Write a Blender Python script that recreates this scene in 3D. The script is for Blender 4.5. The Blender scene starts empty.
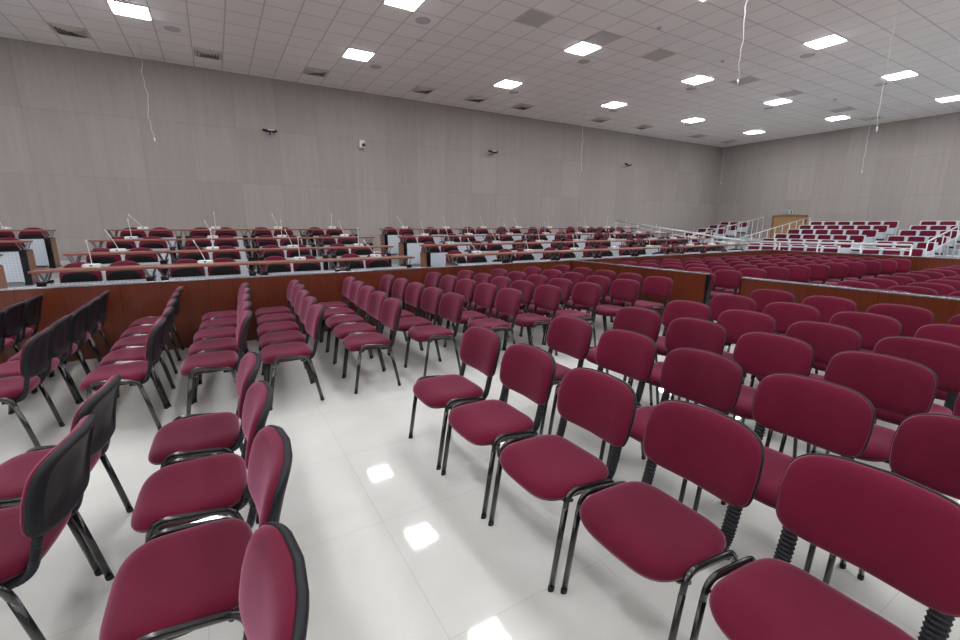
import bpy, bmesh, math, random
from mathutils import Vector, Matrix
random.seed(7)
C = bpy.context.scene
COL = C.collection
PI = math.pi

# ------------------------------------------------------------------ camera
CAM_F, CAM_TH, CAM_YAW, CAM_ROLL, CAM_H = 437.1, 0.2152, 0.5363, 0.0018, 1.567
_F = Vector((math.sin(CAM_YAW)*math.cos(CAM_TH), math.cos(CAM_YAW)*math.cos(CAM_TH), -math.sin(CAM_TH)))
_R = Vector((math.cos(CAM_YAW), -math.sin(CAM_YAW), 0))
_U = _R.cross(_F)
_R2 = _R*math.cos(CAM_ROLL) + _U*math.sin(CAM_ROLL)
_U2 = -_R*math.sin(CAM_ROLL) + _U*math.cos(CAM_ROLL)
cd = bpy.data.cameras.new('camera')
cam = bpy.data.objects.new('camera', cd); COL.objects.link(cam)
cd.sensor_width = 36; cd.sensor_fit = 'HORIZONTAL'; cd.lens = CAM_F*36/960
cd.clip_start = 0.05; cd.clip_end = 200
cam.matrix_world = Matrix(((_R2.x, _U2.x, -_F.x, 0), (_R2.y, _U2.y, -_F.y, 0), (_R2.z, _U2.z, -_F.z, CAM_H), (0, 0, 0, 1)))
C.camera = cam

def proj(x, y, z):
    d = Vector((x, y, z-CAM_H)); k = d.dot(_F)
    if k < 0.12: return None
    return 480 + CAM_F*d.dot(_R2)/k, 320 - CAM_F*d.dot(_U2)/k

def in_view(x0, x1, y0, y1, z0, z1, m=0):
    """is any part of this box inside the photograph"""
    n = 5
    for i in range(n):
        for j in range(n):
            for k in range(n):
                p = proj(x0+(x1-x0)*i/(n-1), y0+(y1-y0)*j/(n-1), z0+(z1-z0)*k/(n-1))
                if p and -m < p[0] < 960+m and -m < p[1] < 640+m: return True
    return False

# ------------------------------------------------------------------ materials
def srgb(r, g, b):
    f = lambda c: (c/255/12.92) if c/255 <= 0.04045 else ((c/255+0.055)/1.055)**2.4
    return (f(r), f(g), f(b), 1)

def new_mat(name):
    m = bpy.data.materials.new(name); m.use_nodes = True
    nt = m.node_tree; b = nt.nodes['Principled BSDF']
    return m, nt, b

def simple(name, col, rough=0.5, metal=0.0, noise=0.0, nscale=20, bump=0.0, bscale=200, spec=None, coat=0):
    m, nt, b = new_mat(name)
    b.inputs['Base Color'].default_value = col
    b.inputs['Roughness'].default_value = rough
    b.inputs['Metallic'].default_value = metal
    if spec is not None: b.inputs['Specular IOR Level'].default_value = spec
    if coat: b.inputs['Coat Weight'].default_value = coat; b.inputs['Coat Roughness'].default_value = 0.08
    tc = nt.nodes.new('ShaderNodeTexCoord')
    if noise:
        n = nt.nodes.new('ShaderNodeTexNoise'); n.inputs['Scale'].default_value = nscale; n.inputs['Detail'].default_value = 4
        nt.links.new(tc.outputs['Object'], n.inputs['Vector'])
        mx = nt.nodes.new('ShaderNodeMix'); mx.data_type = 'RGBA'
        mx.inputs['A'].default_value = tuple(c*(1-noise) for c in col[:3])+(1,)
        mx.inputs['B'].default_value = tuple(min(1, c*(1+noise)) for c in col[:3])+(1,)
        nt.links.new(n.outputs['Fac'], mx.inputs['Factor']); nt.links.new(mx.outputs['Result'], b.inputs['Base Color'])
    if bump:
        n = nt.nodes.new('ShaderNodeTexNoise'); n.inputs['Scale'].default_value = bscale; n.inputs['Detail'].default_value = 2
        nt.links.new(tc.outputs['Object'], n.inputs['Vector'])
        bp = nt.nodes.new('ShaderNodeBump'); bp.inputs['Strength'].default_value = bump; bp.inputs['Distance'].default_value = 0.002
        nt.links.new(n.outputs['Fac'], bp.inputs['Height']); nt.links.new(bp.outputs['Normal'], b.inputs['Normal'])
    return m

def wood(name, c1, c2, rough, axis_scale, coat=0.0, seam=None):
    m, nt, b = new_mat(name)
    tc = nt.nodes.new('ShaderNodeTexCoord'); mp = nt.nodes.new('ShaderNodeMapping')
    mp.inputs['Scale'].default_value = axis_scale
    n = nt.nodes.new('ShaderNodeTexNoise'); n.inputs['Scale'].default_value = 3; n.inputs['Detail'].default_value = 6
    n.inputs['Distortion'].default_value = 0.6
    nt.links.new(tc.outputs['Object'], mp.inputs['Vector']); nt.links.new(mp.outputs['Vector'], n.inputs['Vector'])
    r = nt.nodes.new('ShaderNodeValToRGB'); r.color_ramp.elements[0].position = 0.3; r.color_ramp.elements[1].position = 0.7
    r.color_ramp.elements[0].color = c1; r.color_ramp.elements[1].color = c2
    nt.links.new(n.outputs['Fac'], r.inputs['Fac']); out = r.outputs['Color']
    if seam:
        bt = nt.nodes.new('ShaderNodeTexBrick'); bt.offset = 0
        bt.inputs['Color1'].default_value = (1, 1, 1, 1); bt.inputs['Color2'].default_value = (0.88, 0.88, 0.88, 1)
        bt.inputs['Mortar'].default_value = (0.35, 0.35, 0.35, 1); bt.inputs['Scale'].default_value = 1
        bt.inputs['Mortar Size'].default_value = 0.004; bt.inputs['Brick Width'].default_value = seam; bt.inputs['Row Height'].default_value = 50
        sx = nt.nodes.new('ShaderNodeSeparateXYZ'); cb = nt.nodes.new('ShaderNodeCombineXYZ'); ad = nt.nodes.new('ShaderNodeMath'); ad.operation = 'ADD'
        nt.links.new(tc.outputs['Object'], sx.inputs['Vector'])
        nt.links.new(sx.outputs['X'], ad.inputs[0]); nt.links.new(sx.outputs['Y'], ad.inputs[1])
        nt.links.new(ad.outputs[0], cb.inputs['X']); cb.inputs['Y'].default_value = 10
        nt.links.new(cb.outputs[0], bt.inputs['Vector'])
        mx = nt.nodes.new('ShaderNodeMix'); mx.data_type = 'RGBA'; mx.blend_type = 'MULTIPLY'; mx.inputs['Factor'].default_value = 1
        nt.links.new(out, mx.inputs['A']); nt.links.new(bt.outputs['Color'], mx.inputs['B']); out = mx.outputs['Result']
    nt.links.new(out, b.inputs['Base Color'])
    b.inputs['Roughness'].default_value = rough
    if coat: b.inputs['Coat Weight'].default_value = coat; b.inputs['Coat Roughness'].default_value = 0.15
    return m

M = {}
def fabric(name, col, dark):
    m, nt, b = new_mat(name)
    tc = nt.nodes.new('ShaderNodeTexCoord')
    n = nt.nodes.new('ShaderNodeTexNoise'); n.inputs['Scale'].default_value = 9; n.inputs['Detail'].default_value = 5
    nt.links.new(tc.outputs['Object'], n.inputs['Vector'])
    oi = nt.nodes.new('ShaderNodeObjectInfo')
    mx = nt.nodes.new('ShaderNodeMix'); mx.data_type = 'RGBA'; mx.inputs['A'].default_value = dark; mx.inputs['B'].default_value = col
    nt.links.new(n.outputs['Fac'], mx.inputs['Factor'])
    hv = nt.nodes.new('ShaderNodeHueSaturation')
    mr = nt.nodes.new('ShaderNodeMapRange'); mr.inputs['To Min'].default_value = 0.86; mr.inputs['To Max'].default_value = 1.14
    nt.links.new(oi.outputs['Random'], mr.inputs['Value']); nt.links.new(mr.outputs[0], hv.inputs['Value'])
    nt.links.new(mx.outputs['Result'], hv.inputs['Color']); nt.links.new(hv.outputs['Color'], b.inputs['Base Color'])
    b.inputs['Roughness'].default_value = 0.9; b.inputs['Specular IOR Level'].default_value = 0.15
    b.inputs['Sheen Weight'].default_value = 0.55; b.inputs['Sheen Roughness'].default_value = 0.4
    b.inputs['Sheen Tint'].default_value = (0.9, 0.42, 0.62, 1)
    w = nt.nodes.new('ShaderNodeTexNoise'); w.inputs['Scale'].default_value = 420; w.inputs['Detail'].default_value = 1
    nt.links.new(tc.outputs['Object'], w.inputs['Vector'])
    bp = nt.nodes.new('ShaderNodeBump'); bp.inputs['Strength'].default_value = 0.25; bp.inputs['Distance'].default_value = 0.001
    nt.links.new(w.outputs['Fac'], bp.inputs['Height']); nt.links.new(bp.outputs['Normal'], b.inputs['Normal'])
    return m
M['fabric'] = fabric('burgundy fabric', srgb(101, 22, 46), srgb(86, 16, 37))
M['fabric_dark'] = fabric('dark burgundy fabric', srgb(102, 27, 46), srgb(84, 20, 36))
M['black_metal'] = simple('black painted metal', srgb(22, 23, 26), 0.22, 0.0, coat=0.6)
M['black_plastic'] = simple('black plastic', srgb(22, 25, 31), 0.5, bump=0.3, bscale=350, spec=0.3)
M['matte_black'] = simple('matte black seat shell', srgb(20, 20, 22), 0.75, spec=0.15)
M['rubber'] = simple('black rubber', srgb(16, 16, 17), 0.6)
M['white_metal'] = simple('white painted steel', srgb(196, 202, 208), 0.35, noise=0.04)
M['rail_metal'] = simple('pale painted pipe', srgb(214, 218, 220), 0.25, 0.1)
M['silver'] = simple('brushed aluminium', srgb(190, 194, 205), 0.25, 0.85)
M['mic_white'] = simple('white plastic', srgb(222, 226, 230), 0.35)
M['deck'] = simple('pale grey deck covering', srgb(176, 182, 186), 0.5, noise=0.1, nscale=3)
M['barrier'] = wood('reddish brown laminate', srgb(92, 38, 20), srgb(106, 48, 26), 0.3, (6, 6, 0.7), 0.25, 0.9)
M['desk_wood'] = wood('brown desk laminate', srgb(126, 78, 64), srgb(150, 98, 80), 0.32, (0.6, 6, 6), 0.2)
M['side_wood'] = wood('tan side panel laminate', srgb(132, 84, 54), srgb(152, 100, 68), 0.4, (6, 6, 0.7))
M['door_wood'] = wood('light brown door veneer', srgb(150, 118, 80), srgb(170, 138, 98), 0.4, (6, 6, 0.7))
M['grille'] = simple('grey perforated metal', srgb(190, 185, 183), 0.6)
M['louver'] = simple('beige grey louvre', srgb(206, 200, 190), 0.5)
M['duct_shade'] = simple('painted duct shade', srgb(96, 92, 86), 0.8)  # flat tone standing in for the shade inside a duct
M['speaker_grey'] = simple('grey speaker mesh', srgb(186, 184, 190), 0.6)
M['bracket_grey'] = simple('grey bracket metal', srgb(140, 140, 146), 0.4, 0.4)
M['frame_white'] = simple('white fitting trim', srgb(214, 214, 214), 0.4)
M['green'] = simple('exit sign green', srgb(60, 140, 120), 0.4)
M['cord'] = simple('off-white hanging cord', srgb(215, 212, 208), 0.6)

def perforated():
    m, nt, b = new_mat('white perforated panel')
    tc = nt.nodes.new('ShaderNodeTexCoord')
    sx = nt.nodes.new('ShaderNodeSeparateXYZ'); nt.links.new(tc.outputs['Object'], sx.inputs[0])
    cb = nt.nodes.new('ShaderNodeCombineXYZ'); nt.links.new(sx.outputs['X'], cb.inputs['X']); nt.links.new(sx.outputs['Z'], cb.inputs['Y'])
    sc = nt.nodes.new('ShaderNodeVectorMath'); sc.operation = 'SCALE'; sc.inputs['Scale'].default_value = 1/0.045
    nt.links.new(cb.outputs[0], sc.inputs[0])
    fr = nt.nodes.new('ShaderNodeVectorMath'); fr.operation = 'FRACTION'; nt.links.new(sc.outputs[0], fr.inputs[0])
    sb = nt.nodes.new('ShaderNodeVectorMath'); sb.operation = 'SUBTRACT'; sb.inputs[1].default_value = (0.5, 0.5, 0)
    nt.links.new(fr.outputs[0], sb.inputs[0])
    ln = nt.nodes.new('ShaderNodeVectorMath'); ln.operation = 'LENGTH'; nt.links.new(sb.outputs[0], ln.inputs[0])
    lt = nt.nodes.new('ShaderNodeMath'); lt.operation = 'LESS_THAN'; lt.inputs[1].default_value = 0.17
    nt.links.new(ln.outputs['Value'], lt.inputs[0])
    mx = nt.nodes.new('ShaderNodeMix'); mx.data_type = 'RGBA'
    mx.inputs['A'].default_value = srgb(204, 212, 222); mx.inputs['B'].default_value = srgb(150, 156, 164)
    nt.links.new(lt.outputs[0], mx.inputs['Factor']); nt.links.new(mx.outputs['Result'], b.inputs['Base Color'])
    b.inputs['Roughness'].default_value = 0.4
    return m
M['perf'] = perforated()

def emit(name, col, s):
    m, nt, b = new_mat(name)
    b.inputs['Base Color'].default_value = (0.9, 0.9, 0.9, 1)
    b.inputs['Emission Color'].default_value = col; b.inputs['Emission Strength'].default_value = s
    return m
M['light'] = emit('lit diffuser', (0.97, 0.98, 1.0, 1), 38)

def wall_mat(name, ux):
    m, nt, b = new_mat(name)
    tc = nt.nodes.new('ShaderNodeTexCoord'); sx = nt.nodes.new('ShaderNodeSeparateXYZ'); nt.links.new(tc.outputs['Object'], sx.inputs[0])
    cb = nt.nodes.new('ShaderNodeCombineXYZ')
    ax = nt.nodes.new('ShaderNodeMath'); ax.operation = 'ADD'; ax.inputs[1].default_value = 100*1.05 + (2.37 if ux == 'X' else 0.65)
    nt.links.new(sx.outputs[ux], ax.inputs[0])
    az = nt.nodes.new('ShaderNodeMath'); az.operation = 'ADD'; az.inputs[1].default_value = 1.44*10 - 1.23
    nt.links.new(sx.outputs['Z'], az.inputs[0])
    nt.links.new(ax.outputs[0], cb.inputs['X']); nt.links.new(az.outputs[0], cb.inputs['Y'])
    bt = nt.nodes.new('ShaderNodeTexBrick'); bt.offset = 0; bt.inputs['Scale'].default_value = 1
    bt.inputs['Brick Width'].default_value = 1.05; bt.inputs['Row Height'].default_value = 1.44
    bt.inputs['Mortar Size'].default_value = 0.006; bt.inputs['Mortar Smooth'].default_value = 0.3
    bt.inputs['Color1'].default_value = srgb(160, 153, 149); bt.inputs['Color2'].default_value = srgb(167, 160, 156)
    bt.inputs['Mortar'].default_value = srgb(149, 142, 138)
    nt.links.new(cb.outputs[0], bt.inputs['Vector'])
    mp = nt.nodes.new('ShaderNodeMapping'); mp.inputs['Scale'].default_value = (5, 5, 0.35)
    nt.links.new(tc.outputs['Object'], mp.inputs['Vector'])
    n = nt.nodes.new('ShaderNodeTexNoise'); n.inputs['Scale'].default_value = 1.6; n.inputs['Detail'].default_value = 6; n.inputs['Roughness'].default_value = 0.65
    nt.links.new(mp.outputs[0], n.inputs['Vector'])
    r = nt.nodes.new('ShaderNodeMapRange'); r.inputs['From Min'].default_value = 0.3; r.inputs['From Max'].default_value = 0.7
    r.inputs['To Min'].default_value = 0.94; r.inputs['To Max'].default_value = 1.05
    nt.links.new(n.outputs['Fac'], r.inputs['Value'])
    n2 = nt.nodes.new('ShaderNodeTexNoise'); n2.inputs['Scale'].default_value = 60; n2.inputs['Detail'].default_value = 3
    nt.links.new(tc.outputs['Object'], n2.inputs['Vector'])
    r2 = nt.nodes.new('ShaderNodeMapRange'); r2.inputs['From Min'].default_value = 0.3; r2.inputs['From Max'].default_value = 0.7
    r2.inputs['To Min'].default_value = 0.97; r2.inputs['To Max'].default_value = 1.03
    nt.links.new(n2.outputs['Fac'], r2.inputs['Value'])
    mu = nt.nodes.new('ShaderNodeMath'); mu.operation = 'MULTIPLY'; nt.links.new(r.outputs[0], mu.inputs[0]); nt.links.new(r2.outputs[0], mu.inputs[1])
    hv = nt.nodes.new('ShaderNodeHueSaturation'); nt.links.new(bt.outputs['Color'], hv.inputs['Color']); nt.links.new(mu.outputs[0], hv.inputs['Value'])
    nt.links.new(hv.outputs['Color'], b.inputs['Base Color'])
    b.inputs['Roughness'].default_value = 0.85; b.inputs['Specular IOR Level'].default_value = 0.2
    bp = nt.nodes.new('ShaderNodeBump'); bp.inputs['Strength'].default_value = 0.3; bp.inputs['Distance'].default_value = 0.004
    nt.links.new(n2.outputs['Fac'], bp.inputs['Height']); nt.links.new(bp.outputs['Normal'], b.inputs['Normal'])
    return m

TX, TY, LX0, LY0 = 0.61, 0.6, -0.92, 5.28     # ceiling tile size, centre of one lit tile
def ceil_mat():
    m, nt, b = new_mat('white ceiling tiles')
    tc = nt.nodes.new('ShaderNodeTexCoord'); mp = nt.nodes.new('ShaderNodeMapping')
    mp.inputs['Location'].default_value = (-(LX0-TX/2)+100*TX, -(LY0-TY/2)+100*TY, 0)
    nt.links.new(tc.outputs['Object'], mp.inputs['Vector'])
    bt = nt.nodes.new('ShaderNodeTexBrick'); bt.offset = 0; bt.inputs['Scale'].default_value = 1
    bt.inputs['Brick Width'].default_value = TX; bt.inputs['Row Height'].default_value = TY
    bt.inputs['Mortar Size'].default_value = 0.013; bt.inputs['Mortar Smooth'].default_value = 0.1
    bt.inputs['Color1'].default_value = srgb(238, 234, 232); bt.inputs['Color2'].default_value = srgb(243, 238, 236)
    bt.inputs['Mortar'].default_value = srgb(205, 200, 199)
    nt.links.new(mp.outputs[0], bt.inputs['Vector'])
    nt.links.new(bt.outputs['Color'], b.inputs['Base Color'])
    b.inputs['Roughness'].default_value = 0.8; b.inputs['Specular IOR Level'].default_value = 0.2
    return m

def floor_mat():
    m, nt, b = new_mat('polished off-white floor tiles')
    tc = nt.nodes.new('ShaderNodeTexCoord'); mp = nt.nodes.new('ShaderNodeMapping')
    mp.inputs['Location'].default_value = (-0.61+80, 0.35+80, 0)
    nt.links.new(tc.outputs['Object'], mp.inputs['Vector'])
    bt = nt.nodes.new('ShaderNodeTexBrick'); bt.offset = 0; bt.inputs['Scale'].default_value = 1
    bt.inputs['Brick Width'].default_value = 0.8; bt.inputs['Row Height'].default_value = 0.8
    bt.inputs['Mortar Size'].default_value = 0.0022; bt.inputs['Mortar Smooth'].default_value = 0.2
    bt.inputs['Color1'].default_value = srgb(216, 216, 212); bt.inputs['Color2'].default_value = srgb(220, 220, 216)
    bt.inputs['Mortar'].default_value = srgb(202, 202, 198)
    nt.links.new(mp.outputs[0], bt.inputs['Vector'])
    n = nt.nodes.new('ShaderNodeTexNoise'); n.inputs['Scale'].default_value = 1.1; n.inputs['Detail'].default_value = 7; n.inputs['Roughness'].default_value = 0.6
    n.inputs['Distortion'].default_value = 1.2
    nt.links.new(tc.outputs['Object'], n.inputs['Vector'])
    r = nt.nodes.new('ShaderNodeMapRange'); r.inputs['From Min'].default_value = 0.3; r.inputs['From Max'].default_value = 0.7
    r.inputs['To Min'].default_value = 0.92; r.inputs['To Max'].default_value = 1.03
    nt.links.new(n.outputs['Fac'], r.inputs['Value'])
    hv = nt.nodes.new('ShaderNodeHueSaturation'); nt.links.new(bt.outputs['Color'], hv.inputs['Color']); nt.links.new(r.outputs[0], hv.inputs['Value'])
    nt.links.new(hv.outputs['Color'], b.inputs['Base Color'])
    rr = nt.nodes.new('ShaderNodeMapRange'); rr.inputs['From Min'].default_value = 0.35; rr.inputs['From Max'].default_value = 0.65
    rr.inputs['To Min'].default_value = 0.06; rr.inputs['To Max'].default_value = 0.03
    nt.links.new(n.outputs['Fac'], rr.inputs['Value']); nt.links.new(rr.outputs[0], b.inputs['Roughness'])
    b.inputs['Specular IOR Level'].default_value = 0.75
    return m

# ------------------------------------------------------------------ mesh helpers
def box(bm, x0, x1, y0, y1, z0, z1, bev=0.0):
    r = bmesh.ops.create_cube(bm, size=1)
    vs = r['verts']
    for v in vs:
        v.co = Vector(((x0+x1)/2+v.co.x*(x1-x0), (y0+y1)/2+v.co.y*(y1-y0), (z0+z1)/2+v.co.z*(z1-z0)))
    if bev:
        es = {e for v in vs for e in v.link_edges}
        bmesh.ops.bevel(bm, geom=list(es), offset=bev, segments=2, affect='EDGES', profile=0.5)

def obj(name, bm, mat, parent=None, smooth=False):
    me = bpy.data.meshes.new(name)
    bmesh.ops.recalc_face_normals(bm, faces=bm.faces)
    bm.to_mesh(me); bm.free()
    if smooth:
        for p in me.polygons: p.use_smooth = True
    me.materials.append(mat)
    o = bpy.data.objects.new(name, me); COL.objects.link(o)
    if parent: o.parent = parent
    return o

def boxobj(name, dims, mat, parent=None, bev=0.0):
    bm = bmesh.new()
    if isinstance(dims[0], (int, float)): dims = [dims]
    for d in dims: box(bm, *d, bev=bev)
    return obj(name, bm, mat, parent)

def sweep(bm, pts, side, a, b, n=10, cap=True, mod=None):
    """sweep an oval along pts; side: fixed Vector for half width b, a is the other half width"""
    pts = [Vector(p) for p in pts]; rings = []; L = 0
    for i, p in enumerate(pts):
        t = (pts[min(i+1, len(pts)-1)] - pts[max(i-1, 0)]).normalized()
        s = (side - t*side.dot(t)).normalized(); nrm = t.cross(s)
        k = mod(i/(len(pts)-1)) if mod else 1
        rings.append([bm.verts.new(p + nrm*(a*k*math.cos(2*PI*j/n)) + s*(b*k*math.sin(2*PI*j/n))) for j in range(n)])
    for r0, r1 in zip(rings[:-1], rings[1:]):
        for j in range(n): bm.faces.new((r0[j], r0[(j+1) % n], r1[(j+1) % n], r1[j]))
    if cap:
        bm.faces.new(rings[0][::-1]); bm.faces.new(rings[-1])

def smooth_path(ctrl, n=6):
    """Catmull-Rom through control points"""
    P = [Vector(c) for c in ctrl]; P = [2*P[0]-P[1]] + P + [2*P[-1]-P[-2]]
    out = []
    for i in range(1, len(P)-2):
        for k in range(n):
            t = k/n
            out.append(0.5*((2*P[i]) + (-P[i-1]+P[i+1])*t + (2*P[i-1]-5*P[i]+4*P[i+1]-P[i+2])*t*t + (-P[i-1]+3*P[i]-3*P[i+1]+P[i+2])*t**3))
    out.append(P[-2]); return out

def pad(bm, outline, place, rings, n=44):
    """cushion: rings = [(scale, height)...] from the front centre round the rim to the back centre"""
    prev = None; o = [outline(2*PI*i/n) for i in range(n)]
    for k, (s, h) in enumerate(rings):
        if s == 0:
            cur = [bm.verts.new(place(0, 0, h))]
        else:
            cur = [bm.verts.new(place(u*s, v*s, h)) for u, v in o]
        if prev:
            if len(prev) == 1:
                for j in range(n): bm.faces.new((prev[0], cur[j], cur[(j+1) % n]))
            elif len(cur) == 1:
                for j in range(n): bm.faces.new((prev[j], cur[0], prev[(j+1) % n]))
            else:
                for j in range(n): bm.faces.new((prev[j], cur[j], cur[(j+1) % n], prev[(j+1) % n]))
        prev = cur

def superell(hu, hv, e):
    def f(t):
        c, s = math.cos(t), math.sin(t)
        return hu*math.copysign(abs(c)**(2/e), c), hv*math.copysign(abs(s)**(2/e), s)
    return f

def tag(o, label, cat, group=None):
    n = len(label.split())
    assert 4 <= n <= 16, (n, label)
    o['label'] = label; o['category'] = cat
    if group: o['group'] = group
    return o

def empty(name, loc=(0, 0, 0), rz=0):
    o = bpy.data.objects.new(name, None); COL.objects.link(o); o.location = loc; o.rotation_euler = (0, 0, rz)
    o.empty_display_size = 0.1
    return o

def copy_thing(root, loc, rz, skip=()):
    r = root.copy(); COL.objects.link(r); r.location = loc; r.rotation_euler = (0, 0, rz)
    for ch in root.children:
        if ch.name.split('.')[0] in skip: continue
        c = ch.copy(); COL.objects.link(c); c.parent = r
        for g in ch.children:
            if g.name.split('.')[0] in skip: continue
            d = g.copy(); COL.objects.link(d); d.parent = c
    return r

class Maker:
    """the first placement uses the prototype itself, later ones are copies of it and its parts"""
    def __init__(self, proto): self.p = proto; self.used = False
    def put(self, loc, rz, label, cat, group, skip=()):
        if not self.used:
            self.used = True; o = self.p; o.location = loc; o.rotation_euler = (0, 0, rz); self.later = None
        else:
            o = copy_thing(self.p, loc, rz, skip)
        return tag(o, label, cat, group)

def structure(o):
    o['kind'] = 'structure'; return o

# ------------------------------------------------------------------ the room
XW, YW, ZC = 23.06, 14.27, 5.484
XB, YB = -14.0, -8.0  # room drawn out at the back to hold added unseen lights
structure(boxobj('floor', (XB-0.2, XW+0.2, YB-0.2, YW+0.2, -0.2, 0), floor_mat()))
structure(boxobj('ceiling', (XB-0.2, XW+0.2, YB-0.2, YW+0.2, ZC, ZC+0.2), ceil_mat()))
structure(boxobj('wall_left', (XB-0.2, XW, YW, YW+0.2, 0, ZC), wall_mat('streaked grey fibre board x', 'X')))
wm = wall_mat('streaked grey fibre board y', 'Y')
structure(boxobj('wall_right', (XW, XW+0.2, YB-0.2, YW+0.2, 0, ZC), wm))
structure(boxobj('wall_back', (XB-0.2, XB, YB-0.2, YW, 0, ZC), wm))
structure(boxobj('wall_front', (XB, XW, YB-0.2, YB, 0, ZC), bpy.data.materials['streaked grey fibre board x']))

# ------------------------------------------------------------------ stacking chair (front faces -X)
def make_chair():
    t = empty('stacking_chair')
    Y = Vector((0, 1, 0))
    # seat cushion
    def seat_place(u, v, h):
        x = -0.022 + u; z = 0.432 + h
        if x < -0.10: z -= 1.4*(-0.10-x)**2
        z += 0.010*(v/0.23)**2 - 0.008*math.cos(min(1, abs(u)/0.2)*PI/2)
        return Vector((x, v, z))
    def seat_out(tt):
        u, v = superell(0.210, 0.240, 4.2)(tt)
        v *= 1 - 0.05*(u/0.215) if u > 0 else 1 - 0.07*(-u/0.215)**3
        return u, v
    bm = bmesh.new()
    pad(bm, seat_out, seat_place, [(0, 0.036), (0.3, 0.036), (0.55, 0.036), (0.75, 0.0345), (0.88, 0.029), (0.95, 0.020), (0.99, 0.006), (1.0, -0.006), (0.985, -0.018), (0.9, -0.02), (0, -0.02)])
    obj('seat', bm, M['fabric'], t, True)
    bm = bmesh.new()
    pad(bm, seat_out, seat_place, [(0, -0.019), (0.9, -0.019), (0.965, -0.015), (0.975, -0.022), (0.95, -0.030), (0.7, -0.036), (0, -0.036)])
    obj('seat_pan', bm, M['black_plastic'], t, True)
    # back cushion: u = height direction, v = width
    def back_place(u, v, h):
        z = 0.680 + u*0.985; tl = 0.222 + (u+0.15)*0.24
        x = tl - 0.042*(v/0.243)**2 - h + 0.008*(u/0.15)**2
        return Vector((x, v, z))
    def back_out(tt):
        u, v = superell(0.152, 0.243, 5.0)(tt)
        if u > 0: u *= 1.0 - 0.10*(abs(v)/0.236)**2; v *= 1-0.05*(u/0.165)
        else: v *= 1 - 0.04*(-u/0.165)
        return u, v
    bm = bmesh.new()
    pad(bm, back_out, back_place, [(0, 0.030), (0.3, 0.030), (0.6, 0.029), (0.8, 0.026), (0.92, 0.018), (0.98, 0.007), (1.0, -0.004), (0.985, -0.012), (0, -0.012)])
    bk = obj('backrest', bm, M['fabric'], t, True)
    bm = bmesh.new()
    pad(bm, back_out, back_place, [(0, -0.011), (0.97, -0.011), (1.012, -0.006), (1.02, -0.016), (0.985, -0.030), (0.90, -0.036), (0.84, -0.034), (0.80, -0.022), (0.3, -0.022), (0, -0.022)])
    obj('back_shell', bm, M['black_plastic'], bk, True)
    # frame: each side is one bent oval tube - two legs and the rail between them
    for s in (-1, 1):
        y = 0.247*s
        fb = [(-0.154, y, 0.385), (-0.147, y, 0.417), (-0.130, y, 0.442), (-0.098, y, 0.452), (-0.02, y, 0.444), (0.08, y, 0.430), (0.112, y, 0.420), (0.132, y, 0.398), (0.142, y, 0.370)]
        bm = bmesh.new(); sweep(bm, smooth_path(fb, 4), Y, 0.0155, 0.0105, 10); obj('side_rail', bm, M['black_metal'], t, True)
        bm = bmesh.new(); sweep(bm, [(-0.215, y, 0.012), (-0.1845, y, 0.2), (-0.154, y, 0.386)], Y, 0.0155, 0.0105, 10); l1 = obj('leg', bm, M['black_metal'], t, True)
        bm = bmesh.new(); sweep(bm, [(-0.2165, y, 0.0), (-0.2135, y, 0.022)], Y, 0.0165, 0.0115, 10); obj('foot_cap', bm, M['rubber'], l1, True)
        bm = bmesh.new(); sweep(bm, [(0.142, y, 0.371), (0.178, y, 0.2), (0.215, y, 0.012)], Y, 0.0155, 0.0105, 10); l2 = obj('leg', bm, M['black_metal'], t, True)
        bm = bmesh.new(); sweep(bm, [(0.2125, y, 0.022), (0.2170, y, 0.0)], Y, 0.0165, 0.0115, 10); obj('foot_cap', bm, M['rubber'], l2, True)
        # ribbed back support
        yy = 0.186*s
        path = smooth_path([(0.07, yy, 0.392), (0.130, yy, 0.388), (0.172, yy, 0.412), (0.192, yy, 0.46), (0.210, yy, 0.53), (0.226, yy, 0.60)], 14)
        bm = bmesh.new(); sweep(bm, path, Y, 0.014, 0.025, 12, mod=lambda q: 1.0 + 0.10*math.sin(q*2*PI*22)); obj('back_support', bm, M['black_plastic'], t, False)
    for x, z in ((-0.12, 0.385), (0.10, 0.385)):
        bm = bmesh.new(); sweep(bm, [(x, -0.245, z+0.025), (x, -0.21, z), (x, 0.21, z), (x, 0.245, z+0.025)], Vector((1, 0, 0)), 0.009, 0.011, 8); obj('crossbar', bm, M['black_metal'], t, True)
    return t

ORD = ['', 'first', 'second', 'third', 'fourth', 'fifth', 'sixth', 'seventh', 'eighth', 'ninth', 'tenth', 'eleventh', 'twelfth', 'thirteenth', 'fourteenth']
chair = Maker(make_chair())
CAT = 'chair'
def place_chair(bx, y, label, group, skip=(), jit=1.0, rz0=0):
    """bx: X of the top of the backrest, y: chair centre"""
    x = bx - 0.285
    if not in_view(x-0.25, x+0.29, y-0.25, y+0.25, 0.0, 0.83, -2): return False
    rz = rz0 + math.radians(random.uniform(-1.0, 1.0)*jit)
    chair.put((x+random.uniform(-0.008, 0.008), y, 0), rz, label, CAT, group, skip)
    return True

# near right block: first row stands along the open floor
near_x = [1.60, 2.42, 3.23, 3.94, 4.71, 5.50]
for i, bx in enumerate(near_x):
    for k in range(6):
        if (i, k) == (3, 4): continue
        place_chair(bx + ([0, 0, 0, 0.035, 0.06, 0.06][k] if i == 0 else 0), [2.61, 2.045, 1.48, 0.945, 0.40, -0.15][k] if i == 0 else 2.58 - 0.565*k,
                    'burgundy stacking chair in near right block, %s row from open floor, %s from cross aisle' % (ORD[i+1], ORD[k+1]),
                    'burgundy chairs in the near right block')
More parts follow.
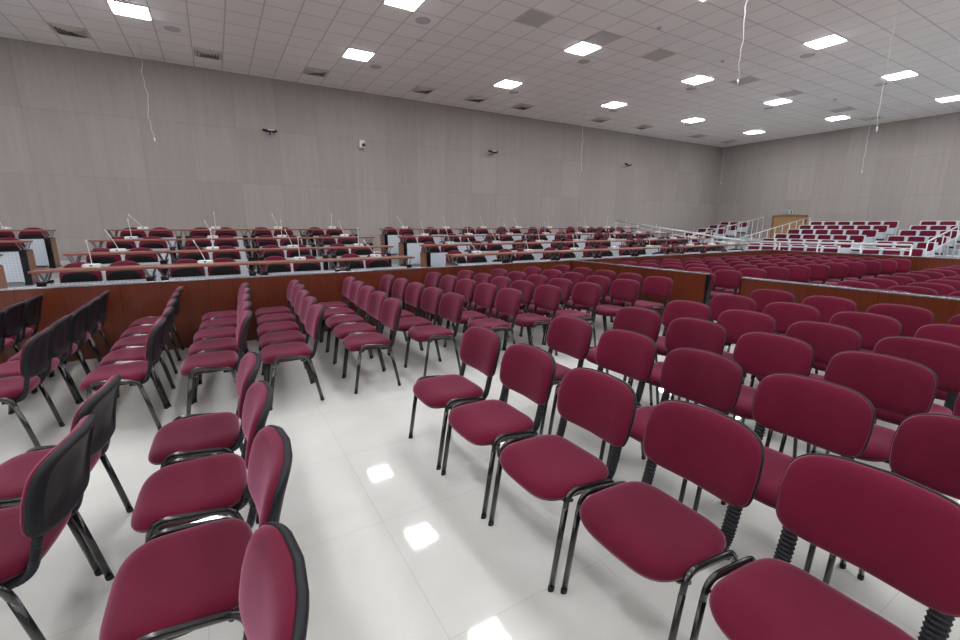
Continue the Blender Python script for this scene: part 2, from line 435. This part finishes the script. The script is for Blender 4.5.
# near left block: two rows with their backs to the open floor
for i, (bx, y0, cnt) in enumerate([(0.10, 2.70, 4), (-0.53, 2.62, 2)]):
    for k in range(cnt):
        place_chair(bx - (0.05 if i == 0 and k == 3 else 0), [2.70, 2.13, 1.56, 0.94][k] if i == 0 else y0 - 0.55*k,
                    'burgundy stacking chair in near left block, %s row, %s from cross aisle' % (['right-hand', 'left-hand'][i], ORD[k+1]),
                    'burgundy chairs in the near left block', rz0=0 if i == 0 else math.radians(-6))
# block along the long barrier
rear_x = [5.51, 4.82, 4.10, 3.50, 2.92, 2.17, 1.49, 0.75, 0.16, -0.45, -1.14, -1.70, -2.30, -2.95]
for i, bx in enumerate(rear_x):
    for k in range(5):
        if (i, k) == (11, 1): continue
        place_chair(bx + (0.025*k if i in (6, 7, 8) else 0), 4.19 + 0.525*k - (0.06 if bx > 3.6 else 0),
                    'burgundy chair by long barrier, %s row from the divider, %s from cross aisle' % (ORD[i+1], ORD[k+1]),
                    'burgundy chairs along the long wooden barrier')
# block beyond the divider
FS = ('foot_cap',)
DIV = 6.06
for i in range(11):
    bx = 6.67 + 0.65*i
    for k in range(5):
        place_chair(bx, 4.21 - 0.05*i + 0.528*k, 'burgundy chair beyond divider, far-left block, %s row behind divider, %s from gangway' % (ORD[i+1], ORD[k+1]),
                    'burgundy chairs beyond the divider, left of the gangway', FS, 0.5)
    for k in range(4):
        if (i, k) in {(2, 2), (3, 2), (6, 1), (7, 1), (9, 0), (10, 0)}: continue      # hidden behind nearer chairs
        place_chair(bx, 2.42 - 0.55*k, 'burgundy chair beyond divider, far-right block, %s row behind divider, %s from gangway' % (ORD[i+1], ORD[k+1]),
                    'burgundy chairs beyond the divider, right of the gangway', FS, 0.5)

# ------------------------------------------------------------------ wooden barriers
BZ, BY = 0.873, 6.62
def barrier(name, label, x0, x1, y0, y1, cap=0.012, endpost=None):
    t = empty(name, ((x0+x1)/2, (y0+y1)/2, 0))
    cx, cy = (x0+x1)/2, (y0+y1)/2
    boxobj('panel', (x0-cx, x1-cx, y0-cy, y1-cy, 0, BZ-cap), M['barrier'], t)
    boxobj('top_edge', (x0-cx-0.006, x1-cx+0.006, y0-cy-0.006, y1-cy+0.006, BZ-cap, BZ+0.006), M['silver'], t, 0.003)
    if endpost:
        a = endpost
        boxobj('end_strip', (a[0]-cx, a[1]-cx, a[2]-cy, a[3]-cy, 0, BZ-cap), M['black_metal'], t)
    return tag(t, label, 'barrier')
barrier('wooden_barrier', 'long reddish-brown wooden barrier between the chairs and the raised desk rows', -13.9, 13.55, BY, BY+0.05)
barrier('wooden_barrier', 'reddish-brown divider panel meeting the long barrier, left of the gangway', DIV, DIV+0.05, 3.77, BY-0.01, endpost=(DIV-0.004, DIV+0.056, 3.72, 3.77))
barrier('wooden_barrier', 'reddish-brown divider panel with silver top, right of the gangway', DIV, DIV+0.05, -6.9, 3.26, endpost=(DIV-0.004, DIV+0.056, 3.26, 3.275))
barrier('wooden_barrier', 'far reddish-brown barrier in front of the white tip-up seats', 13.6, 13.65, -6.9, BY+0.05)

# ------------------------------------------------------------------ raised stage with desk rows (desks face -Y)
ROWY = [7.60, 8.90, 10.30, 11.72]
ROWZ = [0.23, 0.37, 0.53, 0.70]
def steps(dims):       # raised parts of the floor
    return structure(boxobj('floor', dims, M['deck']))
fronts = [BY+0.12, ROWY[1]-0.25, ROWY[2]-0.25, ROWY[3]-0.25, YW-0.005]
for k in range(4):
    steps((-13.9, 14.2, fronts[k], fronts[k+1]-0.004, 0, ROWZ[k]))

def make_desk(w):
    t = empty('bench_desk'); h = w/2
    boxobj('desk_top', (-h+0.003, h-0.003, 0.0, 0.40, 0.722, 0.752), M['desk_wood'], t, 0.006)
    boxobj('front_panel', (-h+0.13, h-0.13, 0.10, 0.12, 0.06, 0.575), M['perf'], t)
    for s in (-1, 1):
        x = s*(h-0.085)
        boxobj('side_panel', (x-0.022, x+0.022, 0.12, 0.52, 0.03, 0.575), M['side_wood'], t, 0.004)
        boxobj('front_post', (x-0.045, x+0.045, 0.08, 0.12, 0.0, 0.58), M['black_metal'], t, 0.004)
        boxobj('foot', (x-0.05, x+0.05, 0.06, 0.50, 0.0, 0.03), M['black_metal'], t)
        for y in (0.14, 0.30):
            bm = bmesh.new()
            for q in (-1, 1):
                sweep(bm, smooth_path([(x, y, 0.565), (x+q*0.022, y, 0.60), (x+q*0.045, y, 0.66), (x+q*0.075, y, 0.724)], 3), Vector((0, 1, 0)), 0.010, 0.016, 8)
            obj('bracket', bm, M['bracket_grey'], t, True)
        boxobj('bracket_base', (x-0.05, x+0.05, 0.10, 0.40, 0.575, 0.60), M['black_metal'], t, 0.004)
    return t

def make_stage_seat():
    t = empty('auditorium_seat')      # faces -Y, origin under the seat hinge
    def bp(u, v, h): return Vector((v, 0.17 + (u+0.2)*0.18 + 0.03 - 0.03*(v/0.23)**2*1 + h*1.0, 0.565 + u))
    def bo(tt):
        u, v = superell(0.225, 0.235, 2.9)(tt)
        if u > 0: u *= 1-0.16*(abs(v)/0.235)**2
        return u, v
    bm = bmesh.new(); pad(bm, bo, bp, [(0, -0.03), (0.6, -0.03), (0.88, -0.022), (0.98, -0.008), (1, 0.004), (0.98, 0.010), (0, 0.010)], 28)
    bk = obj('backrest', bm, M['fabric_dark'], t, True)
    bm = bmesh.new(); pad(bm, bo, bp, [(0, 0.008), (0.97, 0.008), (1.01, 0.014), (0.97, 0.026), (0, 0.03)], 28)
    obj('back_shell', bm, M['black_plastic'], bk, True)
    def sp(u, v, h): return Vector((v, 0.06 + (u+0.2)*0.10 + h, 0.47 + u))
    so = superell(0.19, 0.21, 3.2)
    bm = bmesh.new(); pad(bm, so, sp, [(0, 0.0), (0.9, 0.0), (1, 0.012), (0.97, 0.03), (0, 0.035)], 28)
    st_ = obj('seat', bm, M['matte_black'], t, True)
    bm = bmesh.new(); pad(bm, so, sp, [(0, 0.034), (0.93, 0.032), (0.98, 0.045), (0.9, 0.065), (0, 0.07)], 28)
    obj('seat_cushion', bm, M['fabric_dark'], st_, True)
    boxobj('pedestal', [(-0.04, 0.04, 0.09, 0.17, 0.02, 0.42), (-0.12, 0.12, 0.04, 0.24, 0.0, 0.02)], M['black_metal'], t, 0.004)
    boxobj('hinge_bar', (-0.19, 0.19, 0.12, 0.17, 0.38, 0.43), M['black_metal'], t, 0.004)
    return t

def make_mic(lean, rise=0.30):
    t = empty('desk_microphone')
    bm = bmesh.new(); box(bm, -0.095, 0.095, -0.07, 0.07, 0.0, 0.055, bev=0.018)
    bs = obj('base', bm, M['mic_white'], t, False)
    boxobj('button', (-0.008, 0.02, -0.072, -0.055, 0.026, 0.044), M['rubber'], bs)
    bm = bmesh.new(); sweep(bm, smooth_path([(0, 0.02, 0.04), (lean*0.28, 0.01, 0.04+rise*0.33), (lean*0.62, -0.01, 0.04+rise*0.67), (lean, -0.04, 0.04+rise)], 4), Vector((0, 1, 0)), 0.0055, 0.0055, 7)
    obj('gooseneck', bm, M['mic_white'], t, True)
    bm = bmesh.new(); sweep(bm, [(lean*0.97, -0.035, 0.03+rise), (lean*1.08, -0.05, 0.075+rise)], Vector((0, 1, 0)), 0.010, 0.010, 8)
    obj('microphone_head', bm, M['mic_white'], t, True)
    return t

desks = {}
seat_m = Maker(make_stage_seat())
mics = [Maker(make_mic(0.0)), Maker(make_mic(-0.10, 0.28)), Maker(make_mic(-0.19, 0.24))]
GN = ['far left', 'centre left', 'centre right', 'far right']
RN = ['front', 'second', 'third', 'back']
GROUPS = [(-2.76-1.3*3, 1.3, 3), (-2.08, 1.30, 4), (3.93, 1.315, 5), (11.05, 1.05, 3)]
for gi, (gx, w, n) in enumerate(GROUPS):
    if w not in desks: desks[w] = Maker(make_desk(w))
    for r in range(4):
        fac = [0, 0.07, 0.12, 0.16][r] if gi == 1 else 0
        visn = 0
        order = range(n-1, -1, -1) if gi == 0 else range(n)
        for u in order:
            x = gx + w*(u+0.5) + fac; y = ROWY[r]; z = ROWZ[r]
            if not in_view(x-w/2, x+w/2, y, y+0.5, z+0.5, z+0.75): continue
            visn += 1
            if gi == 0: pos = '%s from the right end' % ORD[visn]
            else: pos = '%s from the left end' % ORD[u+1]
            desks[w].put((x, y, z), 0, 'brown-topped bench desk in %s group, %s row, %s' % (GN[gi], RN[r], pos), 'desk', 'bench desks on the stepped platform')
            for s in (-1, 1):
                sx = x + s*(0.255 if w > 1.2 else 0.24) + (-0.06 if gi < 2 else 0.06)
                if in_view(sx-0.2, sx+0.2, y+0.75, y+0.8, z+0.75, z+0.88):
                    seat_m.put((sx, y+0.60, z), math.radians(random.uniform(-1, 1)),
                           'burgundy seat at desk, %s group, %s row, %s, %s seat' % (GN[gi], RN[r], pos, ['left', '', 'right'][s+1]),
                           'seat', 'burgundy seats behind the bench desks')
            mx = x - 0.03 + random.uniform(-0.03, 0.03)
            mk = mics[0] if gi <= 1 and (r + u) % 2 == 0 else (mics[1] if (r + u*2) % 3 else mics[2])
            if in_view(mx-0.08, mx+0.08, y+0.12, y+0.24, z+0.75, z+0.8):
                mk.put((mx, y+0.17, z+0.753), math.radians(random.uniform(-12, 12)),
                       'white gooseneck microphone on desk in %s group, %s row, %s' % (GN[gi], RN[r], pos), 'microphone', 'white microphones on the bench desks')

# ------------------------------------------------------------------ rails
Zv = Vector((0, 0, 1)); Xv = Vector((1, 0, 0))
def pipe(name, pts, r, mat, parent, side=Xv, n=8):
    bm = bmesh.new(); sweep(bm, pts, side, r, r, n); return obj(name, bm, mat, parent, True)
def rail_thing(label, top, mids, posts, foot, r=0.022, side=Xv, name='handrail', rp=0.014):
    """top: polyline; mids: offsets below; posts: list of t along (first..last point); foot(p): z of its foot"""
    t = empty(name, tuple(top[0][:2])+(foot(Vector(top[0])),)); o = Vector(t.location)
    A, B = Vector(top[0]), Vector(top[-1])
    pipe('top_rail', [Vector(p)-o for p in top], r, M['rail_metal'], t, side)
    for m_ in mids:
        pipe('mid_rail', [A-o-Zv*m_, B-o-Zv*m_], r*0.7, M['rail_metal'], t, side)
    for q in posts:
        p = A.lerp(B, q); pipe('post', [Vector((p.x, p.y, foot(p)))-o, p-o], rp, M['rail_metal'], t, side if abs(side.z) < .5 else Xv)
    return tag(t, label, 'railing')

rail_thing('white horizontal guard rail behind the far wooden barrier', [(14.4, 7.75, 1.07), (14.4, 3.86, 1.10)], [0.13, 0.27, 0.6], [0, 0.25, 0.5, 0.75, 1], lambda p: 0.1, 0.026, name='guard_rail', rp=0.02)
rail_thing('white sloping handrail at the right end of the desk rows', [(14.4, 13.1, 1.72), (14.4, 7.83, 1.07)], [0.16], [0, 0.2, 0.4, 0.6, 0.8, 0.985], lambda p: 0.0, 0.028)

# ------------------------------------------------------------------ tiers with tip-up seats at the end wall
TXR = [22.0, 21.1, 20.2, 19.25, 18.35, 17.4]
TZR = [0.93, 0.78, 0.62, 0.44, 0.28, 0.12]
for k in range(7):
    xa = TXR[k] - 0.62 if k < 6 else 14.3
    xb = (TXR[k-1] - 0.624) if k else XW - 0.01
    h = TZR[k] if k < 6 else 0.06
    steps((xa, xb, -6.9, 9.5, 0, h))
    steps((xa, xb, 11.72, YW-0.005, 0, h))

def make_tip_up():
    t = empty('tip_up_seat')        # faces -X; top of back at x=0
    def sl(z): return -0.09 + (z-0.40)*0.22
    bm = bmesh.new()
    pts = [(sl(0.34), -0.225, 0.34), (sl(0.80), -0.225, 0.795), (sl(0.80), 0.225, 0.795), (sl(0.34), 0.225, 0.34)]
    # back panel: bevelled slab leaning back
    vs = []
    for dx in (0.0, 0.03):
        for x, y, z in pts: vs.append(bm.verts.new((x+dx, y, z)))
    for f in ((0, 1, 2, 3), (7, 6, 5, 4), (0, 4, 5, 1), (1, 5, 6, 2), (2, 6, 7, 3), (3, 7, 4, 0)): bm.faces.new([vs[i] for i in f])
    bmesh.ops.bevel(bm, geom=list(bm.edges), offset=0.010, segments=2, affect='EDGES')
    bk = obj('backrest', bm, M['white_metal'], t)
    bm = bmesh.new()
    def bp(u, v, h): return Vector((sl(0.645+u)-h, v, 0.645+u))
    pad(bm, superell(0.130, 0.200, 7), bp, [(0, 0.028), (0.85, 0.026), (0.97, 0.018), (1, 0.002), (0, -0.002)], 32)
    obj('back_cushion', bm, M['fabric'], bk, True)
    # folded seat
    bm = bmesh.new(); box(bm, -0.20, -0.125, -0.195, 0.195, 0.30, 0.535, bev=0.015)
    s_ = obj('seat', bm, M['white_metal'], t)
    boxobj('seat_cushion', (-0.125, -0.10, -0.185, 0.185, 0.32, 0.52), M['fabric'], s_, 0.008)
    boxobj('seat_beam', (-0.16, -0.11, -0.225, 0.225, 0.24, 0.29), M['black_metal'], t)
    for s in (-1, 1):
        y = s*0.232
        bm = bmesh.new()
        sweep(bm, [(-0.30, y, 0.0), (-0.13, y, 0.36), (sl(0.78)+0.015, y, 0.79)], Vector((0, 1, 0)), 0.018, 0.010, 8)
        sweep(bm, [(0.02, y, 0.0), (-0.15, y, 0.34)], Vector((0, 1, 0)), 0.014, 0.010, 8)
        sweep(bm, [(-0.30, y, 0.54), (0.0, y, 0.56)], Vector((0, 1, 0)), 0.013, 0.012, 8)
        sweep(bm, [(-0.14, y, 0.33), (-0.28, y, 0.54)], Vector((0, 1, 0)), 0.012, 0.010, 8)
        obj('side_frame', bm, M['white_metal'], t)
    return t
tip = Maker(make_tip_up())
TB = [('left', 13.27, 3), ('middle', 9.30, 6), ('right', 5.82, 3)]
for bi, (bn, y0, n) in enumerate(TB):
    for k in range(6):
        for j in range(n + (2 if bi == 2 else 0)):
            y = y0 - 0.25 - 0.486*j
            if bi == 2 and y < 4.25 or bi == 0 and k == 5: continue
            x = TXR[k]; z = TZR[k]
            if not in_view(x-0.3, x, y-0.23, y+0.23, z, z+0.8): continue
            tip.put((x, y, z), 0, 'white-framed burgundy tip-up seat, %s tier block, %s row from back wall, %s from left' % (bn, ORD[k+1], ORD[j+1]),
                    'seat', 'white tip-up seats on the %s tier block' % bn)

def tz(x):
    for k in range(6):
        if x >= TXR[k]-0.62: return TZR[k]
    return 0.06
rail_thing('white stair rail left of the middle tier block, rising towards the door', [(16.9, 9.53, 1.02), (22.5, 9.53, 1.91)], [], [i/10 for i in range(11)], lambda p: 0.0, 0.018, Vector((0, 1, 0)))
rail_thing('white barred rail beside the left tier block, left of the door', [(17.0, 11.69, 1.05), (22.95, 11.69, 1.95)], [0.7], [i/13 for i in range(14)], lambda p: 0.0, 0.018, Vector((0, 1, 0)))
for yy, lb in ((4.22, 'white stair rail at the right edge of the tiers, nearest the seats'), (3.72, 'white stair rail at the far right, behind the other stair rail')):
    rail_thing(lb, [(16.9 if yy > 4 else 17.6, yy, 1.06), (16.95 if yy > 4 else 17.65, yy, 1.14), (22.0, yy, 2.02)], [0.3], [0, 0.12, 0.24, 0.36, 0.48, 0.62, 0.8, 1], lambda p: tz(p.x), 0.022, Vector((0, 1, 0)))

# ------------------------------------------------------------------ door, exit sign
dr = boxobj('door_1', [(XW-0.03, XW-0.005, 9.95, 10.59, 0.0, 1.93), (XW-0.03, XW-0.005, 10.61, 11.25, 0.0, 1.93)], M['door_wood']); structure(dr)
fr = boxobj('door_frame', [(XW-0.05, XW-0.001, 9.87, 9.95, 0.0, 2.01), (XW-0.05, XW-0.001, 11.25, 11.33, 0.0, 2.01), (XW-0.05, XW-0.001, 9.87, 11.33, 1.93, 2.01)], M['side_wood'], dr)
bm = bmesh.new(); sweep(bm, [(XW-0.06, 10.55, 0.95), (XW-0.06, 10.55, 1.15)], Xv, 0.012, 0.012, 8); obj('door_handle', bm, M['silver'], dr, True)
ex = empty('exit_sign', (XW-0.05, 10.66, 2.05)); ex.scale = (1, 0.62, 0.95)
boxobj('housing', (0.0, 0.048, -0.26, 0.26, 0.0, 0.20), M['frame_white'], ex, 0.01)
pl = boxobj('green_panel', (-0.006, 0.0, -0.235, 0.235, 0.015, 0.185), M['green'], ex)
bm = bmesh.new()
X_ = (-0.010, -0.006)
def quad(pts):
    a = [bm.verts.new((X_[0], y, z)) for y, z in pts]; bm.faces.new(a)
    b_ = [bm.verts.new((X_[1], y, z)) for y, z in pts]; bm.faces.new(b_[::-1])
    for i in range(len(pts)): bm.faces.new((a[i], b_[i], b_[(i+1) % len(pts)], a[(i+1) % len(pts)]))
# running figure and arrow (seen from -X, so +Y is to the left)
quad([(0.02+0.016*math.cos(i*PI/4), 0.155+0.016*math.sin(i*PI/4)) for i in range(8)])
quad([(0.035, 0.135), (0.005, 0.135), (0.01, 0.08), (0.04, 0.08)])
quad([(0.04, 0.085), (0.02, 0.085), (0.05, 0.03), (0.07, 0.035)])
quad([(0.03, 0.085), (0.01, 0.085), (-0.03, 0.055), (-0.02, 0.035)])
quad([(0.035, 0.13), (0.03, 0.115), (0.07, 0.105), (0.07, 0.118)])
quad([(0.01, 0.13), (0.01, 0.112), (-0.03, 0.10), (-0.03, 0.115)])
quad([(-0.06, 0.03), (-0.06, 0.165), (-0.13, 0.165), (-0.13, 0.03)])
quad([(0.20, 0.10), (0.15, 0.14), (0.15, 0.11), (0.10, 0.11), (0.10, 0.09), (0.15, 0.09), (0.15, 0.06)])
obj('pictogram', bm, M['frame_white'], pl)
tag(ex, 'green and white exit sign on the wall above the brown door', 'sign')

# ------------------------------------------------------------------ ceiling fittings
PXL, PYL = 7*TX, 5*TY
ROWL = {0: 'nearest', 1: 'middle', 2: 'next to the long wall'}
def make_light():
    t = empty('ceiling_light')      # origin on the ceiling plane
    bm = bmesh.new()
    for a in ((-0.298, 0.298, -0.293, -0.275), (-0.298, 0.298, 0.275, 0.293), (-0.298, -0.280, -0.275, 0.275), (0.280, 0.298, -0.275, 0.275)):
        box(bm, a[0], a[1], a[2], a[3], -0.018, 0.0)
    obj('frame', bm, M['frame_white'], t)
    bm = bmesh.new(); box(bm, -0.279, 0.279, -0.274, 0.274, -0.026, -0.002); obj('diffuser', bm, M['light'], t)
    return t
lm = Maker(make_light())
for j in range(2, -5, -1):
    for i in range(-3, 6):  # unseen far-left lights are added to brighten that side of the room
        x, y = LX0+i*PXL, LY0+j*PYL
        if not (XB+0.5 < x < XW-0.5 and YB+0.5 < y < YW-0.5): continue
        vis = in_view(x-0.28, x+0.28, y-0.28, y+0.28, ZC-0.02, ZC)
        if vis:
            rn = {2: 'row nearest the long wall', 1: 'second row from the long wall', 0: 'third row from the long wall', -1: 'fourth row from the long wall'}[j]
            first = min(ii for ii in range(-1, 6) if in_view(LX0+ii*PXL-0.28, LX0+ii*PXL+0.28, y-0.28, y+0.28, ZC-0.02, ZC))
            lab = 'lit square ceiling light, %s, %s from the left' % (rn, ORD[i-first+1])
            lm.put((x, y, ZC), 0, lab, 'ceiling light', 'lit square ceiling lights')
        else:
            lm.put((x, y, ZC), 0, 'lit square ceiling light outside the picture', 'ceiling light', 'lit square ceiling lights out of view')

def disc(bm, r, z0, z1, n=24):
    a = [bm.verts.new((r*math.cos(2*PI*i/n), r*math.sin(2*PI*i/n), z0)) for i in range(n)]
    b = [bm.verts.new((r*math.cos(2*PI*i/n), r*math.sin(2*PI*i/n), z1)) for i in range(n)]
    bm.faces.new(a); bm.faces.new(b[::-1])
    for i in range(n): bm.faces.new((a[i], a[(i+1) % n], b[(i+1) % n], b[i]))
def make_speaker():
    t = empty('ceiling_speaker')
    bm = bmesh.new(); disc(bm, 0.15, 0, -0.008); obj('rim', bm, M['speaker_grey'], t)
    bm = bmesh.new(); disc(bm, 0.135, -0.008, -0.012); obj('mesh_cover', bm, M['grille'], t)
    return t
sm = Maker(make_speaker())
for (i, j) in [(0, 2), (1, 1), (1, 2), (2, 1), (2, 2), (3, 0), (3, 1), (3, 2), (4, 0), (4, 1), (4, 2)]:
    x, y = LX0+i*PXL+TX, LY0+j*PYL+TY
    if not in_view(x-0.1, x+0.1, y-0.1, y+0.1, ZC-0.01, ZC): continue
    rn = {2: 'row nearest the long wall', 1: 'second row from the wall', 0: 'third row from the wall'}[j]
    sm.put((x, y, ZC), 0, 'round grey ceiling speaker beside ceiling light %s from left, %s' % (ORD[i+1], rn), 'speaker', 'round speakers in the ceiling')

def make_diffuser():
    t = empty('air_diffuser')
    bm = bmesh.new()
    h = 0.29
    for a in ((-h, h, -h, -h+0.03), (-h, h, h-0.03, h), (-h, -h+0.03, -h+0.03, h-0.03), (h-0.03, h, -h+0.03, h-0.03)): box(bm, *a, -0.012, 0.0)
    obj('frame', bm, M['louver'], t)
    bm = bmesh.new()
    for s in (0.255, 0.20, 0.145, 0.09):     # four-way sloped louvre rings
        for k in range(4):
            c, sn = math.cos(k*PI/2), math.sin(k*PI/2)
            P = [(-s, s, -0.004), (s, s, -0.004), (s-0.04, s-0.04, -0.035), (-s+0.04, s-0.04, -0.035)]
            bm.faces.new([bm.verts.new((x*c-y*sn, x*sn+y*c, z)) for x, y, z in P])
    obj('louvre', bm, M['louver'], t)
    boxobj('duct_shade_plate', (-0.26, 0.26, -0.26, 0.26, -0.003, -0.001), M['duct_shade'], t)  # thin flat plate, the duct's shade put into its colour
    return t
dm = Maker(make_diffuser())
DX = [-2.0, 0.385, 2.74, 5.62, 7.49, 9.28, 12.86, 15.4, 19.16, 21.7]
sn_ = lambda v, o, s: o + round((v-o)/s)*s
for i, x in enumerate(DX):
    dm.put((sn_(x, LX0, TX), sn_(13.08, LY0, TY), ZC), 0, 'square grey louvred air diffuser beside the long wall, %s from the left' % ORD[i+1], 'air vent', 'square air diffusers along the long wall')
def make_grille():
    t = empty('return_grille')
    bm = bmesh.new(); box(bm, -0.29, 0.29, -0.285, 0.285, -0.008, 0.0); obj('frame', bm, M['louver'], t)
    bm = bmesh.new(); box(bm, -0.27, 0.27, -0.265, 0.265, -0.012, -0.008); obj('perforated_plate', bm, M['grille'], t)
    return t
gm = Maker(make_grille())
for i, x in enumerate([5.61, 7.42, 9.24, 12.92, 15.39, 19.08, 21.8]):
    gm.put((sn_(x, LX0, TX), sn_(7.65, LY0, TY), ZC), 0, 'flat dark grey ceiling grille away from the walls, %s from the left' % ORD[i+1], 'air vent', 'grey ceiling grilles in the middle of the ceiling')
def make_detector():
    t = empty('smoke_detector')
    bm = bmesh.new(); disc(bm, 0.055, 0, -0.012, 16); obj('base', bm, M['frame_white'], t)
    bm = bmesh.new(); disc(bm, 0.035, -0.012, -0.035, 16); obj('sensor', bm, M['speaker_grey'], t)
    return t
km = Maker(make_detector())
def onceil(u, v):
    d = _F + _R2*((u-480)/CAM_F) + _U2*((320-v)/CAM_F); k = (ZC-CAM_H)/d.z; return d.x*k, d.y*k
for (x, y, l) in [(4.25, 9.75, 'left of the first flat grille'), (8.2, 6.7, 'between the second and third flat grilles'), (11.1, 7.1, 'left of the fourth flat grille'), (17.4, 7.2, 'left of the sixth flat grille')]:
    km.put((x, y, ZC), 0, 'small round smoke detector on the ceiling, %s' % l, 'smoke detector', 'small smoke detectors')

# hanging cords
cords = [(-1.01, 13.16, 3.51, 'in front of the long wall, leftmost of the six'), (11.17, 11.94, 3.42, 'in front of the long wall, second from left'),
         (8.04, 4.83, 4.01, 'at the top centre right of the picture, over a grille'), (11.04, 3.82, 3.39, 'nearest the right side, crossing a ceiling light'),
         (21.9, 7.77, 3.63, 'in front of the right wall, from the ceiling edge'), (21.9, 13.4, 3.61, 'in the far corner of the two walls')]
for x, y, z, l in cords:
    t = empty('hanging_cord', (x, y, ZC)); L = ZC - z
    bm = bmesh.new()
    pts = [(0.012*math.sin(i*1.7+x) + 0.02*math.sin(i*0.6), 0.010*math.cos(i*1.3+y), -L*i/24) for i in range(25)]
    pts[0] = (0, 0, 0)
    sweep(bm, pts, Xv, 0.006, 0.006, 6); obj('cord', bm, M['cord'], t, True)
    e = pts[-1]
    bm = bmesh.new(); sweep(bm, [(e[0], e[1], e[2]+0.01), (e[0], e[1], e[2]-0.07)], Xv, 0.014, 0.014, 8); obj('plug', bm, M['mic_white'], t, True)
    tag(t, 'thin white cord hanging ' + l, 'cord', 'thin cords hanging from the ceiling')

# wall fittings on the long wall
def wall_fitting(x, z, kind, label):
    t = empty('security_camera' if kind else 'wall_bracket', (x, YW, z))
    if kind == 2:      # white camera with a dark lens
        boxobj('housing', (-0.09, 0.09, -0.18, -0.02, -0.11, 0.12), M['mic_white'], t, 0.02)
        bm = bmesh.new(); sweep(bm, [(0.03, -0.17, -0.02), (0.04, -0.22, -0.03)], Xv, 0.05, 0.05, 12); obj('lens', bm, M['rubber'], t, True)
        boxobj('wall_plate', (-0.06, 0.06, -0.02, 0.0, -0.10, 0.10), M['speaker_grey'], t)
    else:
        boxobj('wall_plate', (-0.06, 0.06, -0.02, 0.0, -0.06, 0.06), M['speaker_grey'], t, 0.005)
        bm = bmesh.new(); sweep(bm, smooth_path([(0, -0.02, 0), (0.0, -0.14, -0.03), (0.0, -0.22, 0.03)], 4), Xv, 0.018, 0.018, 8); obj('arm', bm, M['black_metal'], t, True)
        bm = bmesh.new(); sweep(bm, [(-0.20, -0.24, 0.06), (0.02, -0.24, 0.02)], Zv, 0.04, 0.035, 10); obj('camera_body', bm, M['black_plastic'] , t, True)
        bm = bmesh.new(); sweep(bm, [(0.04, -0.24, 0.02), (0.16, -0.26, 0.06)], Zv, 0.035, 0.04, 10); obj('camera_head', bm, M['black_plastic'], t, True)
        bm = bmesh.new(); box(bm, -0.06, 0.10, -0.30, -0.22, 0.055, 0.075); obj('sun_cap', bm, M['mic_white'], t)
    return tag(t, label, 'camera')
wall_fitting(1.61, 4.03, 1, 'small black camera on a wall bracket, leftmost on the long wall')
wall_fitting(4.17, 3.97, 2, 'small white camera with dark lens on the long wall')
wall_fitting(8.89, 4.07, 1, 'small black camera on wall bracket, right of the white camera')
wall_fitting(15.9, 4.1, 1, 'small black camera on a wall bracket, rightmost on the long wall')

# ------------------------------------------------------------------ world and view
w = bpy.data.worlds.new('world'); C.world = w; w.use_nodes = True
w.node_tree.nodes['Background'].inputs['Color'].default_value = (0.5, 0.5, 0.55, 1)
w.node_tree.nodes['Background'].inputs['Strength'].default_value = 0.0
C.view_settings.view_transform = 'Standard'; C.view_settings.look = 'None'
C.view_settings.exposure = 0.33; C.view_settings.gamma = 1; C.view_settings.use_curve_mapping = False
C.cycles.max_bounces = 8; C.cycles.diffuse_bounces = 5
